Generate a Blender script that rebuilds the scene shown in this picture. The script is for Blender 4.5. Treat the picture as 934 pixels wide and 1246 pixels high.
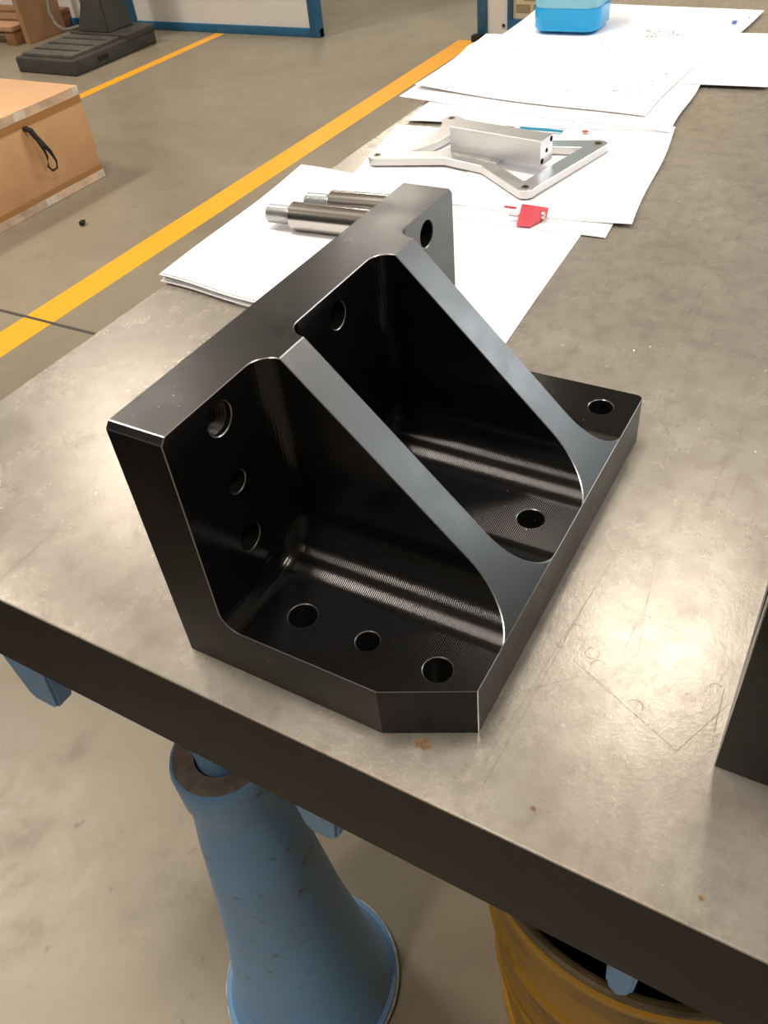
import bpy, bmesh, math, random
import numpy as np
from mathutils import Vector, Matrix
random.seed(7)
for o in list(bpy.data.objects): bpy.data.objects.remove(o)
SC = bpy.context.scene
C = SC.collection
PI = math.pi

# ------------------------------------------------------------------ camera
cam = bpy.data.cameras.new('camera'); co = bpy.data.objects.new('camera', cam); C.objects.link(co)
right = Vector((0.49118338, -0.86638461, -0.09009219))
down = Vector((-0.62192286, -0.27640123, -0.73267613))
fwd = Vector((0.60987773, 0.41590873, -0.67458809))
M = Matrix.Identity(4)
for i, v in enumerate((right, -down, -fwd)):
    for j in range(3): M[j][i] = v[j]
M.translation = (-0.20181921, -0.29016018, 0.39354951)
co.matrix_world = M
cam.sensor_fit = 'VERTICAL'; cam.sensor_height = 24; cam.sensor_width = 24 * 934 / 1246
cam.lens = 1021.03 / 1246 * 24
cam.clip_start = 0.01; cam.clip_end = 100
SC.camera = co

# ------------------------------------------------------------------ world, lamps, exposure
SC.view_settings.view_transform = 'Standard'; SC.view_settings.look = 'None'
SC.view_settings.gamma = 1; SC.view_settings.use_curve_mapping = False
SC.view_settings.exposure = 0.0
W = bpy.data.worlds.new('world'); SC.world = W; W.use_nodes = True
W.node_tree.nodes['Background'].inputs[0].default_value = (0.9, 0.95, 1, 1)
W.node_tree.nodes['Background'].inputs[1].default_value = 0.2

def area(name, loc, size, power, col, target=None, spread=PI):
    l = bpy.data.lights.new(name, 'AREA'); l.shape = 'RECTANGLE'; l.size, l.size_y = size
    l.energy = power; l.color = col; l.spread = spread
    o = bpy.data.objects.new(name, l); C.objects.link(o); o.location = loc
    if target is not None:
        o.rotation_euler = (Vector(target) - Vector(loc)).to_track_quat('-Z', 'Y').to_euler()
    return o
CEIL = 4.6
WARM = (1.0, 0.90, 0.78)
# rows of ceiling lamps through the hall
for (lx, ly, p) in ((3.8, 0.25, 33), (0.5, 4.5, 190), (3.9, 5.1, 50), (8.4, 4.9, 110), (-3.2, 0.6, 90), (0.4, -2.6, 105), (-3.2, 4.4, 60), (4.8, -3.6, 60), (0.2, 0.9, 110)):
    area('ceiling_lamp', (lx, ly, CEIL - 0.15), (1.3, 0.5), p, WARM)
# daylight windows high in the two far walls
area('daylight_window', (7.4, -5.9, 3.6), (5.5, 1.5), 300, (0.88, 0.96, 1.0), (0, -0.6, 0.4))

# ------------------------------------------------------------------ helpers
def set_props(o, label=None, cat=None, group=None, kind=None):
    if label: o['label'] = label
    if cat: o['category'] = cat
    if group: o['group'] = group
    if kind: o['kind'] = kind
    return o
def thing(name, loc, label, cat, group=None, rotz=0):
    o = bpy.data.objects.new(name, None); C.objects.link(o); o.location = loc
    o.rotation_euler = (0, 0, rotz); o.empty_display_size = 0.05
    return set_props(o, label, cat, group)
def shade(me, ang=35):
    for p in me.polygons: p.use_smooth = True
    me.set_sharp_from_angle(angle=math.radians(ang))
def obj(name, bm, mats, parent=None, label=None, cat=None, group=None, kind=None, smooth=35, recalc=True, off=None):
    if recalc: bmesh.ops.recalc_face_normals(bm, faces=bm.faces)
    if off is not None: bmesh.ops.translate(bm, verts=bm.verts, vec=-Vector(off))
    me = bpy.data.meshes.new(name); bm.to_mesh(me); bm.free()
    for m in (mats if isinstance(mats, (list, tuple)) else [mats]): me.materials.append(m)
    if smooth: shade(me, smooth)
    o = bpy.data.objects.new(name, me); C.objects.link(o)
    if parent: o.parent = parent
    return set_props(o, label, cat, group, kind)
def bx(bm, x0, x1, y0, y1, z0, z1, bev=0.0, seg=2, mtx=None, mat=0):
    r = bmesh.ops.create_cube(bm, size=1)
    vs = r['verts']
    for v in vs:
        v.co = Vector(((x0 + x1) / 2 + v.co.x * (x1 - x0), (y0 + y1) / 2 + v.co.y * (y1 - y0), (z0 + z1) / 2 + v.co.z * (z1 - z0)))
    fs = {f for v in vs for f in v.link_faces}
    for f in fs: f.material_index = mat
    if bev:
        es = {e for v in vs for e in v.link_edges}
        r = bmesh.ops.bevel(bm, geom=list(es) , offset=bev, segments=seg, profile=0.5, affect='EDGES')
        vs = list({v for f in r['faces'] for v in f.verts} | {v for v in vs if v.is_valid})
    if mtx: bmesh.ops.transform(bm, matrix=mtx, verts=vs)
    return vs
def lathe(bm, prof, c=(0, 0), seg=48, axis=None, mat=0, closed=False):
    """prof: list of (radius, z). axis: optional matrix applied afterwards"""
    rings = []; new = []
    for r, z in prof:
        if r <= 1e-6:
            v = bm.verts.new((c[0], c[1], z)); rings.append([v]); new.append(v)
        else:
            ring = [bm.verts.new((c[0] + r * math.cos(2 * PI * k / seg), c[1] + r * math.sin(2 * PI * k / seg), z)) for k in range(seg)]
            rings.append(ring); new += ring
    pairs = list(zip(rings[:-1], rings[1:]))
    if closed: pairs.append((rings[-1], rings[0]))
    for a, b in pairs:
        if len(a) == 1 and len(b) == 1: continue
        for k in range(seg):
            k2 = (k + 1) % seg
            if len(a) == 1: f = bm.faces.new((a[0], b[k], b[k2]))
            elif len(b) == 1: f = bm.faces.new((a[k], b[0], a[k2]))
            else: f = bm.faces.new((a[k], b[k], b[k2], a[k2]))
            f.material_index = mat
    if axis is not None: bmesh.ops.transform(bm, matrix=axis, verts=new)
    return new
def prism(bm, pts, z0, z1, mat=0):
    """pts: xy polygon, extruded between z0 and z1"""
    a = [bm.verts.new((x, y, z0)) for x, y in pts]; b = [bm.verts.new((x, y, z1)) for x, y in pts]
    n = len(pts); fs = [bm.faces.new(a), bm.faces.new(b)]
    for i in range(n): fs.append(bm.faces.new((a[i], a[(i + 1) % n], b[(i + 1) % n], b[i])))
    for f in fs: f.material_index = mat
    return a + b
def tube(bm, pts, rad, seg=8, mat=0):
    pts = [Vector(p) for p in pts]; rings = []
    for i, p in enumerate(pts):
        d = (pts[min(i + 1, len(pts) - 1)] - pts[max(i - 1, 0)]).normalized()
        u = d.cross(Vector((0, 0, 1)))
        if u.length < 1e-3: u = Vector((1, 0, 0))
        u.normalize(); w = d.cross(u)
        r = rad[i] if isinstance(rad, (list, tuple)) else rad
        rings.append([bm.verts.new(p + u * r * math.cos(2 * PI * k / seg) + w * r * math.sin(2 * PI * k / seg)) for k in range(seg)])
    for a, b in zip(rings[:-1], rings[1:]):
        for k in range(seg): bm.faces.new((a[k], a[(k + 1) % seg], b[(k + 1) % seg], b[k]))
    bm.faces.new(rings[0]); bm.faces.new(rings[-1])

# ------------------------------------------------------------------ materials
class NT:
    def __init__(s, name):
        s.m = bpy.data.materials.new(name); s.m.use_nodes = True
        s.n = s.m.node_tree.nodes; s.l = s.m.node_tree.links
        s.b = s.n['Principled BSDF']
        s.tc = s.n.new('ShaderNodeTexCoord')
    def set(s, **k):
        for a, v in k.items():
            i = s.b.inputs[a.replace('_', ' ')]
            if isinstance(v, (tuple, list)): v = (*v, 1) if i.type == 'RGBA' else v
            i.default_value = v
        return s
    def mapping(s, scale=(1, 1, 1), rot=(0, 0, 0), src='Object'):
        mp = s.n.new('ShaderNodeMapping'); mp.inputs['Scale'].default_value = scale; mp.inputs['Rotation'].default_value = rot
        s.l.new(s.tc.outputs[src], mp.inputs[0]); return mp.outputs[0]
    def noise(s, scale, detail=4, rough=0.55, vec=None, dist=0):
        t = s.n.new('ShaderNodeTexNoise'); t.inputs['Scale'].default_value = scale; t.inputs['Detail'].default_value = detail
        t.inputs['Roughness'].default_value = rough; t.inputs['Distortion'].default_value = dist
        s.l.new(vec or s.tc.outputs['Object'], t.inputs['Vector']); return t.outputs['Fac']
    def voro(s, scale, vec=None, feature='F1', out='Distance'):
        t = s.n.new('ShaderNodeTexVoronoi'); t.feature = feature; t.inputs['Scale'].default_value = scale
        s.l.new(vec or s.tc.outputs['Object'], t.inputs['Vector']); return t.outputs[out]
    def ramp(s, fac, stops):
        r = s.n.new('ShaderNodeValToRGB'); e = r.color_ramp.elements
        while len(e) < len(stops): e.new(0.5)
        for i, (p, c) in enumerate(stops):
            e[i].position = p; e[i].color = (c, c, c, 1) if isinstance(c, (int, float)) else (*c, 1)
        s.l.new(fac, r.inputs[0]); return r.outputs[0]
    def mix(s, a, b, fac, mode='MIX'):
        r = s.n.new('ShaderNodeMix'); r.data_type = 'RGBA'; r.blend_type = mode
        for inp, v in ((r.inputs[6], a), (r.inputs[7], b), (r.inputs[0], fac)):
            if isinstance(v, (int, float)): inp.default_value = v if inp is r.inputs[0] else (v, v, v, 1)
            elif isinstance(v, tuple): inp.default_value = (*v, 1)
            else: s.l.new(v, inp)
        return r.outputs[2]
    def math(s, op, a, b=0.0):
        r = s.n.new('ShaderNodeMath'); r.operation = op
        for i, v in enumerate((a, b)):
            if isinstance(v, (int, float)): r.inputs[i].default_value = v
            else: s.l.new(v, r.inputs[i])
        return r.outputs[0]
    def sep(s, vec=None):
        r = s.n.new('ShaderNodeSeparateXYZ'); s.l.new(vec or s.tc.outputs['Object'], r.inputs[0]); return r.outputs
    def to(s, name, out): s.l.new(out, s.b.inputs[name]); return s
    def bump(s, h, strength=0.3, dist=0.001):
        r = s.n.new('ShaderNodeBump'); r.inputs['Strength'].default_value = strength; r.inputs['Distance'].default_value = dist
        s.l.new(h, r.inputs['Height']); s.l.new(r.outputs[0], s.b.inputs['Normal']); return s
def plain(name, col, rough=0.5, metal=0.0, noise=None, bump=None, **k):
    t = NT(name).set(Base_Color=col, Roughness=rough, Metallic=metal, **k)
    if noise:
        sc, amt = noise
        f = t.noise(sc, 5)
        t.to('Base Color', t.mix(tuple(c * (1 - amt) for c in col), tuple(min(1, c * (1 + amt)) for c in col), t.ramp(f, [(0.3, 0.0), (0.7, 1.0)])))
    if bump: t.bump(t.noise(bump[0], 4), bump[1], bump[2])
    return t.m

# blackened steel, ground faces
def black_steel(name, milled, ior=1.42):
    t = NT(name).set(Base_Color=(0.0045, 0.0045, 0.005), IOR=ior, Metallic=0.0)
    n1 = t.noise(30, 5)
    if milled:
        s = t.sep()
        w = t.math('SINE', t.math('MULTIPLY', s[1], 2 * PI / 0.0012))
        t.to('Roughness', t.ramp(n1, [(0.3, 0.13), (0.7, 0.18)]))
        h = t.math('ADD', t.math('MULTIPLY', w, 0.5), t.math('MULTIPLY', t.noise(900, 2), 0.5))
        t.bump(h, 1.0, 0.00006)
    else:
        g = t.noise(1, 3, vec=t.mapping((30, 900, 200)))
        t.to('Roughness', t.math('ADD', t.ramp(n1, [(0.3, 0.24), (0.7, 0.33)]), t.math('MULTIPLY', g, 0.06)))
        t.bump(g, 0.12, 0.0001)
    return t.m
M_black = black_steel('blackened_steel_ground', False, 1.37)
M_milled = black_steel('blackened_steel_milled', True, 1.45)
M_ground = black_steel('worn_ground_face', False, 1.72)
M_bright_edge = plain('worn_bright_steel', (0.35, 0.33, 0.31), 0.3, 1.0)
M_thread = plain('thread_steel', (0.03, 0.027, 0.025), 0.35, 0.3)

def table_mat():
    t = NT('ground_steel_table').set(Metallic=0.6, IOR=1.5)
    big = t.noise(3.2, 6, 0.6, dist=0.2)
    fine = t.noise(60, 6, 0.65)
    col = t.mix((0.45, 0.42, 0.37), (0.56, 0.525, 0.465), t.ramp(big, [(0.3, 0.0), (0.68, 1.0)]))
    col = t.mix(col, (0.22, 0.18, 0.145), t.ramp(t.noise(9, 8, 0.62), [(0.44, 0.0), (0.85, 0.38)]))
    col = t.mix(col, (0.20, 0.17, 0.14), t.ramp(fine, [(0.45, 0.0), (0.80, 0.5)]))
    # long thin scratches in three directions
    scr = None
    for sc, rz in (((3.0, 190, 1), 0.25), ((2.4, 150, 1), 1.25), ((4, 240, 1), 2.3)):
        f = t.noise(1, 2, 0.5, vec=t.mapping(sc, (0, 0, rz)))
        f = t.ramp(f, [(0.70, 0.0), (0.735, 0.8)])
        scr = f if scr is None else t.mix(scr, 1.0, f, 'LIGHTEN') if False else t.math('MAXIMUM', scr, f)
    patch = t.ramp(t.noise(5, 3), [(0.45, 0.0), (0.6, 1.0)])
    scr = t.math('MULTIPLY', scr, patch)
    col = t.mix(col, (0.16, 0.13, 0.11), t.math('MULTIPLY', scr, 0.3))
    t.to('Base Color', col)
    t.to('Roughness', t.math('ADD', t.ramp(t.noise(14, 5, 0.6), [(0.3, 0.16), (0.72, 0.26)]), t.math('MULTIPLY', t.noise(150, 5, 0.7), 0.10)))
    h = t.math('ADD', t.noise(320, 4, 0.7), t.math('MULTIPLY', scr, -0.5))
    t.bump(h, 0.3, 0.0003)
    return t.m
M_table = table_mat()
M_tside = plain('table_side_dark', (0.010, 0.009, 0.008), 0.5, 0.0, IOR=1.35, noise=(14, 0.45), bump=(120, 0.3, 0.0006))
M_scratch = plain('scratch', (0.11, 0.095, 0.08), 0.6, 0.2)
M_paper = plain('white_paper', (0.95, 0.95, 0.98), 0.6)
M_ink = plain('grey_ink', (0.60, 0.60, 0.66), 0.7)
M_inkb = plain('blue_ink', (0.10, 0.20, 0.62), 0.7)
def alu(name, scale, rough=0.34):
    t = NT(name).set(Base_Color=(0.7, 0.7, 0.7), Metallic=0.92, Roughness=rough)
    g = t.noise(1, 3, vec=t.mapping(scale))
    t.to('Roughness', t.math('ADD', t.math('MULTIPLY', g, 0.15), rough - 0.06)); t.bump(g, 0.12, 0.0002)
    t.to('Base Color', t.mix((0.62, 0.62, 0.63), (0.74, 0.74, 0.75), t.noise(25, 3)))
    return t.m
M_alu = alu('milled_aluminium', (60, 700, 300))
M_alu2 = alu('sawn_aluminium', (500, 40, 300), 0.38)
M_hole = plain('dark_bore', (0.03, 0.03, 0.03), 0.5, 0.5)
def rodmat():
    t = NT('turned_steel').set(Base_Color=(0.55, 0.53, 0.51), Metallic=1.0, Roughness=0.22)
    s = t.sep(); w = t.noise(1, 2, vec=t.mapping((20, 900, 20))); t.bump(w, 0.15, 0.0002); return t.m
M_rod = rodmat()
M_zinc = plain('zinc_thread', (0.60, 0.62, 0.63), 0.35, 1.0)
M_red = plain('red_anodised', (0.62, 0.07, 0.10), 0.4, 0.25, noise=(80, 0.1))
M_cyan = plain('cyan_plastic', (0.02, 0.30, 0.48), 0.4)
M_rust = plain('rust_chip', (0.42, 0.10, 0.05), 0.7)
M_swarf = plain('bright_swarf', (0.85, 0.84, 0.80), 0.3, 0.6)

def blue_paint():
    t = NT('chipped_blue_paint').set(Roughness=0.42)
    chips = t.ramp(t.noise(34, 8, 0.72, vec=t.mapping((1, 1, 1.6))), [(0.60, 0.0), (0.66, 1.0)])
    grime = t.ramp(t.noise(7, 5, 0.6), [(0.45, 0.0), (0.75, 0.55)])
    col = t.mix((0.115, 0.30, 0.60), (0.16, 0.37, 0.67), t.noise(5, 4))
    col = t.mix(col, (0.20, 0.21, 0.20), grime)
    col = t.mix(col, (0.10, 0.085, 0.07), t.math('MULTIPLY', chips, 0.7))
    t.to('Base Color', col); t.bump(t.noise(70, 5), 0.3, 0.001); return t.m
M_blue = blue_paint()
M_bare = plain('bare_cast_iron', (0.19, 0.15, 0.12), 0.6, 0.2, noise=(60, 0.35))
M_chip = plain('scuffed_rim', (0.45, 0.50, 0.52), 0.5, 0.2, noise=(90, 0.5))

def floor_mat():
    t = NT('polished_concrete').set(IOR=1.5)
    a = t.noise(0.9, 8, 0.62, dist=0.5); b = t.noise(9, 8, 0.7); c = t.noise(45, 4, 0.6)
    col = t.mix((0.215, 0.185, 0.135), (0.33, 0.285, 0.21), t.ramp(a, [(0.32, 0.0), (0.68, 1.0)]))
    col = t.mix(col, (0.14, 0.125, 0.10), t.ramp(b, [(0.56, 0.0), (0.78, 0.55)]))
    col = t.mix(col, (0.10, 0.09, 0.075), t.ramp(c, [(0.67, 0.0), (0.76, 0.6)]))
    t.to('Base Color', col)
    t.to('Roughness', t.ramp(b, [(0.3, 0.28), (0.7, 0.46)]))
    t.bump(t.math('ADD', b, t.math('MULTIPLY', c, 0.4)), 0.12, 0.004); return t.m
M_floor = floor_mat()
M_joint = plain('floor_joint', (0.07, 0.065, 0.055), 0.8)
def tape_mat():
    t = NT('yellow_floor_paint').set(Roughness=0.42)
    col = t.mix((0.92, 0.40, 0.012), (0.97, 0.46, 0.02), t.noise(3, 4))
    col = t.mix(col, (0.40, 0.26, 0.10), t.ramp(t.noise(22, 8, 0.7), [(0.60, 0.0), (0.76, 0.5)]))
    t.to('Base Color', col); return t.m
M_tape = tape_mat()
M_wall = plain('painted_wall', (0.30, 0.29, 0.27), 0.8, noise=(1.5, 0.1))
M_ceil = plain('hall_ceiling', (0.62, 0.57, 0.50), 0.85)
M_white = plain('white_panel', (0.72, 0.70, 0.66), 0.45, noise=(3, 0.04))
M_bframe = plain('blue_frame_paint', (0.018, 0.115, 0.23), 0.4, noise=(12, 0.15))
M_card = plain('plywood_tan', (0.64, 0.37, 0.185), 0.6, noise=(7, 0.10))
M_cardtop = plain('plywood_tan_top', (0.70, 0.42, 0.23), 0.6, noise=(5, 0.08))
M_btape = plain('brown_packing_tape', (0.42, 0.205, 0.065), 0.35)
M_wtape = plain('clear_packing_tape', (0.66, 0.47, 0.33), 0.25, noise=(9, 0.35))
M_rope = plain('black_rope', (0.02, 0.02, 0.02), 0.7)
M_mach = plain('dark_green_grey_cast', (0.052, 0.052, 0.046), 0.55, 0.1, noise=(20, 0.2))
M_machtop = plain('worn_grey_plate', (0.115, 0.112, 0.095), 0.5, 0.2, noise=(20, 0.25))
M_wood = plain('pine_board', (0.42, 0.235, 0.125), 0.6, noise=(9, 0.15))
M_wood2 = plain('brown_board', (0.27, 0.135, 0.06), 0.6, noise=(9, 0.2))
def drum_mat():
    t = NT('grimy_yellow_drum').set(Roughness=0.45)
    g = t.noise(1, 8, 0.68, vec=t.mapping((6, 6, 20)))
    col = t.mix((0.56, 0.30, 0.015), (0.42, 0.21, 0.015), t.noise(5, 4))
    col = t.mix(col, (0.075, 0.06, 0.04), t.ramp(g, [(0.50, 0.0), (0.66, 0.85)]))
    t.to('Base Color', col); return t.m
M_drum = drum_mat()
M_drumrim = plain('grimy_rim', (0.12, 0.085, 0.035), 0.45, noise=(30, 0.5))
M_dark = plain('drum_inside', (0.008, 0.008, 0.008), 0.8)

# ------------------------------------------------------------------ the hall
ZF = -0.72
X0, X1, Y0, Y1 = -6.0, 9.5, -7.0, 8.5
def struct(name, bm, m, parent=None, **k): return obj(name, bm, m, parent, kind='structure', **k)
b = bmesh.new(); bx(b, X0, X1, Y0, Y1, ZF - 0.2, ZF)
FLOOR = struct('floor', b, M_floor, label='grey-brown polished concrete floor with stains')
b = bmesh.new(); bx(b, X0, X1, Y0, Y1, CEIL, CEIL + 0.2); struct('ceiling', b, M_ceil)
b = bmesh.new(); bx(b, X0, X1, Y1, Y1 + 0.2, ZF, CEIL); struct('wall_left', b, M_wall)
b = bmesh.new(); bx(b, X0, X1, Y0 - 0.2, Y0, ZF, CEIL); struct('wall_right', b, M_wall)
b = bmesh.new(); bx(b, X1, X1 + 0.2, Y0, Y1, ZF, CEIL); struct('wall_back', b, M_wall)
b = bmesh.new(); bx(b, X0 - 0.2, X0, Y0, Y1, ZF, CEIL); struct('wall_front', b, M_wall)
def floor_strip(name, p0, p1, w, m, parent=FLOOR, h=0.0008, **k):
    d = (Vector(p1) - Vector(p0)).normalized(); n = Vector((-d.y, d.x)) * w / 2
    bm = bmesh.new(); p0 = Vector(p0); p1 = Vector(p1)
    N = max(2, int((p1 - p0).length / 0.25)); jit = [(random.uniform(-1, 1) * 0.002) for _ in range(N + 1)]
    L = [p0.lerp(p1, i / N) + n * (1 + jit[i] / w) for i in range(N + 1)]
    Rr = [p0.lerp(p1, i / N) - n * (1 + jit[-i] / w) for i in range(N + 1)]
    prism(bm, [(v.x, v.y) for v in L + Rr[::-1]], ZF, ZF + h)
    return obj(name, bm, m, parent, smooth=0, **k)
floor_strip('floor_marking_line', (-3.5, 1.690), (3.93, 1.690), 0.108, M_tape, label='wide yellow floor line running along the table')
floor_strip('floor_marking_line', (1.6, 3.165), (3.84, 3.165), 0.062, M_tape, label='narrower yellow floor line beside the black scale')
floor_strip('floor_joint', (1.115, 0.2), (1.085, 3.6), 0.010, M_joint, h=0.0012, label='thin dark saw-cut joint across the floor')

# ------------------------------------------------------------------ partitions at the back
t = thing('partition_board', (3.87, 3.6, ZF), 'white partition board with blue steel frame behind the black floor scale', 'partition')
def L3(bm, *a, **k): return bx(bm, *a, **k)
def part(name, parent, m, fn, label=None, smooth=35, kind=None):
    bm = bmesh.new(); fn(bm)
    return obj(name, bm, m, parent, label=label, smooth=smooth, kind=kind, off=parent.location)
part('frame_rail', t, M_bframe, lambda b: bx(b, 3.85, 3.89, 2.505, 5.25, ZF, ZF + 0.042, 0.003))
part('frame_rail', t, M_bframe, lambda b: bx(b, 3.85, 3.89, 2.505, 5.25, 1.16, 1.20, 0.003))
for ya, yb in ((2.505, 2.565), (3.785, 3.845), (5.20, 5.25)):
    part('frame_post', t, M_bframe, lambda b, ya=ya, yb=yb: bx(b, 3.848, 3.892, ya, yb, ZF, 1.2, 0.003))
for ya, yb in ((2.56, 3.79), (3.84, 5.21)):
    part('panel', t, M_white, lambda b, ya=ya, yb=yb: bx(b, 3.862, 3.878, ya, yb, ZF + 0.035, 1.18))
t = thing('glazed_partition', (3.96, 1.0, ZF), 'blue and white partition beyond the blue bottle, end post by the yellow line', 'partition')
part('frame_post', t, M_bframe, lambda b: bx(b, 3.94, 3.99, 1.600, 1.650, ZF, 1.2, 0.003))
part('panel', t, M_white, lambda b: bx(b, 3.952, 3.975, 1.49, 1.605, ZF, 1.2))
part('door_frame', t, M_bframe, lambda b: (bx(b, 3.94, 3.99, 0.2, 1.495, ZF, -0.625, 0.003), bx(b, 3.94, 3.99, 1.470, 1.495, -0.63, 1.2, 0.003), bx(b, 3.94, 3.99, 0.2, 0.26, -0.63, 1.2, 0.003)), label='deep blue frame around the cream patterned sheet')
sh = part('notice_sheet', t, plain('cream_sheet', (0.62, 0.55, 0.36), 0.6), lambda b: bx(b, 3.955, 3.965, 0.26, 1.47, -0.625, 1.2), label='cream sheet with a brown block pattern behind the blue frame')
def blocks(b):
    for r in range(8):
        for k in range(14):
            y = 1.455 - k * 0.085 - (0.04 if r % 2 else 0)
            bx(b, 3.9535, 3.9552, max(0.265, y - 0.07), y, -0.60 + r * 0.05, -0.565 + r * 0.05)
part('block_pattern', t, plain('brown_pattern', (0.30, 0.25, 0.15), 0.6), blocks, smooth=0, kind='stuff')
part('bolt', t, M_dark, lambda b: bx(b, 3.943, 3.953, 1.510, 1.522, -0.66, -0.648, 0.002))
part('foot', t, M_dark, lambda b: bx(b, 3.90, 3.94, 1.615, 1.665, ZF, ZF + 0.03, 0.004), label='small black foot at the post')

# ------------------------------------------------------------------ black floor scale, cable, wooden pieces
t = thing('floor_scale', (3.3, 3.65, ZF), 'dark grey cast floor scale with ribbed platform and tapered column', 'scale')
part('base', t, M_mach, lambda b: bx(b, 3.0, 3.62, 3.435, 3.86, ZF, ZF + 0.072, 0.008, 3))
part('rear_step', t, M_mach, lambda b: bx(b, 3.40, 3.63, 3.43, 3.855, ZF + 0.06, ZF + 0.094, 0.006, 3))
part('platform', t, M_machtop, lambda b: bx(b, 3.03, 3.385, 3.47, 3.83, ZF + 0.070, ZF + 0.088, 0.004), label='worn paler grey weighing platform')
for k in range(3):
    x = 3.10 + k * 0.10
    part('platform_rib', t, M_mach, lambda b, x=x: bx(b, x, x + 0.018, 3.49, 3.81, ZF + 0.086, ZF + 0.0925, 0.002))
def colm(b):
    zb, zt = ZF + 0.09, 0.62
    lv = []
    for z, xa, xb, ya, yb in ((zb, 3.410, 3.605, 3.560, 3.800), (-0.50, 3.420, 3.590, 3.575, 3.735), (zt, 3.425, 3.585, 3.580, 3.730)):
        lv.append([b.verts.new((x, y, z)) for x, y in ((xa, ya), (xb, ya), (xb, yb), (xa, yb))])
    b.faces.new(lv[0]); b.faces.new(lv[2])
    for a, c in zip(lv[:-1], lv[1:]):
        for i in range(4): b.faces.new((a[i], a[(i + 1) % 4], c[(i + 1) % 4], c[i]))
    bmesh.ops.bevel(b, geom=list(b.edges), offset=0.008, segments=2, affect='EDGES')
part('column', t, plain('column_grey', (0.062, 0.064, 0.055), 0.45, 0.2, noise=(5, 0.2)), colm)
part('latch', t, M_dark, lambda b: bx(b, 3.17, 3.24, 3.428, 3.437, ZF + 0.030, ZF + 0.048, 0.002), label='black recessed slot in the side')
b = bmesh.new()
tube(b, [(3.62, 4.10, ZF + 0.40), (3.56, 4.11, ZF + 0.28), (3.50, 4.08, ZF + 0.16), (3.47, 4.02, ZF + 0.105), (3.45, 3.95, ZF + 0.088), (3.44, 3.88, ZF + 0.095), (3.44, 3.84, ZF + 0.104), (3.45, 3.805, ZF + 0.110)], 0.009)
obj('power_cable', b, plain('grey_cable', (0.16, 0.15, 0.13), 0.5), label='thin grey cable drooping onto the floor scale', cat='cable')
b = bmesh.new(); bx(b, 3.45, 3.74, 4.262, 4.30, ZF, 0.6, 0.003)
obj('upright_board', b, M_wood, label='upright pine board standing left of the floor scale', cat='board', smooth=30)
t = thing('pallet', (3.6, 4.6, ZF), 'low brown wooden pallet at the top left corner', 'pallet')
for i in range(3):
    part('deck_board', t, M_wood2 if i else M_wood, lambda b, i=i: bx(b, 3.40 + i * 0.17, 3.52 + i * 0.17, 4.32, 5.4, ZF + 0.075, ZF + 0.10, 0.003))
for y in (4.33, 4.85, 5.3):
    part('bearer', t, M_wood2, lambda b, y=y: bx(b, 3.41, 3.88, y, y + 0.08, ZF, ZF + 0.075, 0.003))

# tan box with rope handle, lower left of the scale
t = thing('plywood_box', (1.7, 2.56, ZF), 'tan plywood box with brown tape bands and black rope loop', 'box')
BX0, BX1, BY0, BY1, BZ1 = 1.22, 2.003, 2.29, 2.85, -0.40
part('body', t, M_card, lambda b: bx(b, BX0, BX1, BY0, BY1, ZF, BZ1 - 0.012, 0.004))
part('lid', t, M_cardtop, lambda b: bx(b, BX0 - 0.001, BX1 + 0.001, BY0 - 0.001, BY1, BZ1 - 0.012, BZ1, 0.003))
for nm, m, z0, z1, lb in (('tape_band', M_wtape, -0.430, -0.402, 'pale glossy tape along the upper edge'), ('tape_band', M_btape, -0.452, -0.431, 'brown tape band below the lid'),
                          ('tape_band', M_btape, -0.690, -0.672, 'brown tape band near the floor'), ('tape_band', M_wtape, ZF + 0.001, -0.691, 'pale glossy tape along the floor edge')):
    part(nm, t, m, lambda b, z0=z0, z1=z1: bx(b, BX0 + 0.004, BX1 - 0.003, BY0 - 0.0016, BY0 + 0.001, z0, z1), label=lb)
for x, z0, z1 in ((1.972, -0.428, -0.40), (1.70, -0.428, -0.402), (1.975, ZF + 0.002, -0.692), (1.71, ZF + 0.002, -0.694)):
    part('tape_patch', t, plain('white_tape', (0.75, 0.66, 0.56), 0.3, noise=(40, 0.2)), lambda b, x=x, z0=z0, z1=z1: bx(b, x, x + (0.028 if x > 1.9 else 0.05), BY0 - 0.0024, BY0 + 0.001, z0, z1))
def loop(b):
    top = Vector((1.728, BY0 - 0.004, -0.458))
    tube(b, [top + Vector(v) for v in ((0, 0.004, 0), (0.004, -0.022, -0.004), (0.010, -0.030, -0.03), (0.018, -0.034, -0.060), (0.020, -0.038, -0.095), (0.010, -0.038, -0.125), (0.022, -0.038, -0.143),
          (0.045, -0.037, -0.142), (0.052, -0.036, -0.120), (0.042, -0.034, -0.085), (0.026, -0.030, -0.055), (0.012, -0.024, -0.028), (0.006, -0.014, -0.004), (0.004, 0.004, 0.0))], [0.009, 0.009, 0.008, 0.007, 0.0045, 0.004, 0.004, 0.004, 0.004, 0.0065, 0.008, 0.009, 0.009, 0.009])
part('rope_handle', t, M_rope, loop, label='black rope loop hanging from the front face')
b = bmesh.new(); bmesh.ops.create_icosphere(b, subdivisions=1, radius=0.014); 
for v in b.verts: v.co = Vector((1.635 + v.co.x * random.uniform(.7, 1.3), 2.043 + v.co.y * random.uniform(.6, 1), ZF + 0.009 + v.co.z * 0.7))
obj('floor_debris', b, M_dark, label='small black lump on the floor right of the box', cat='debris')

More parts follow.
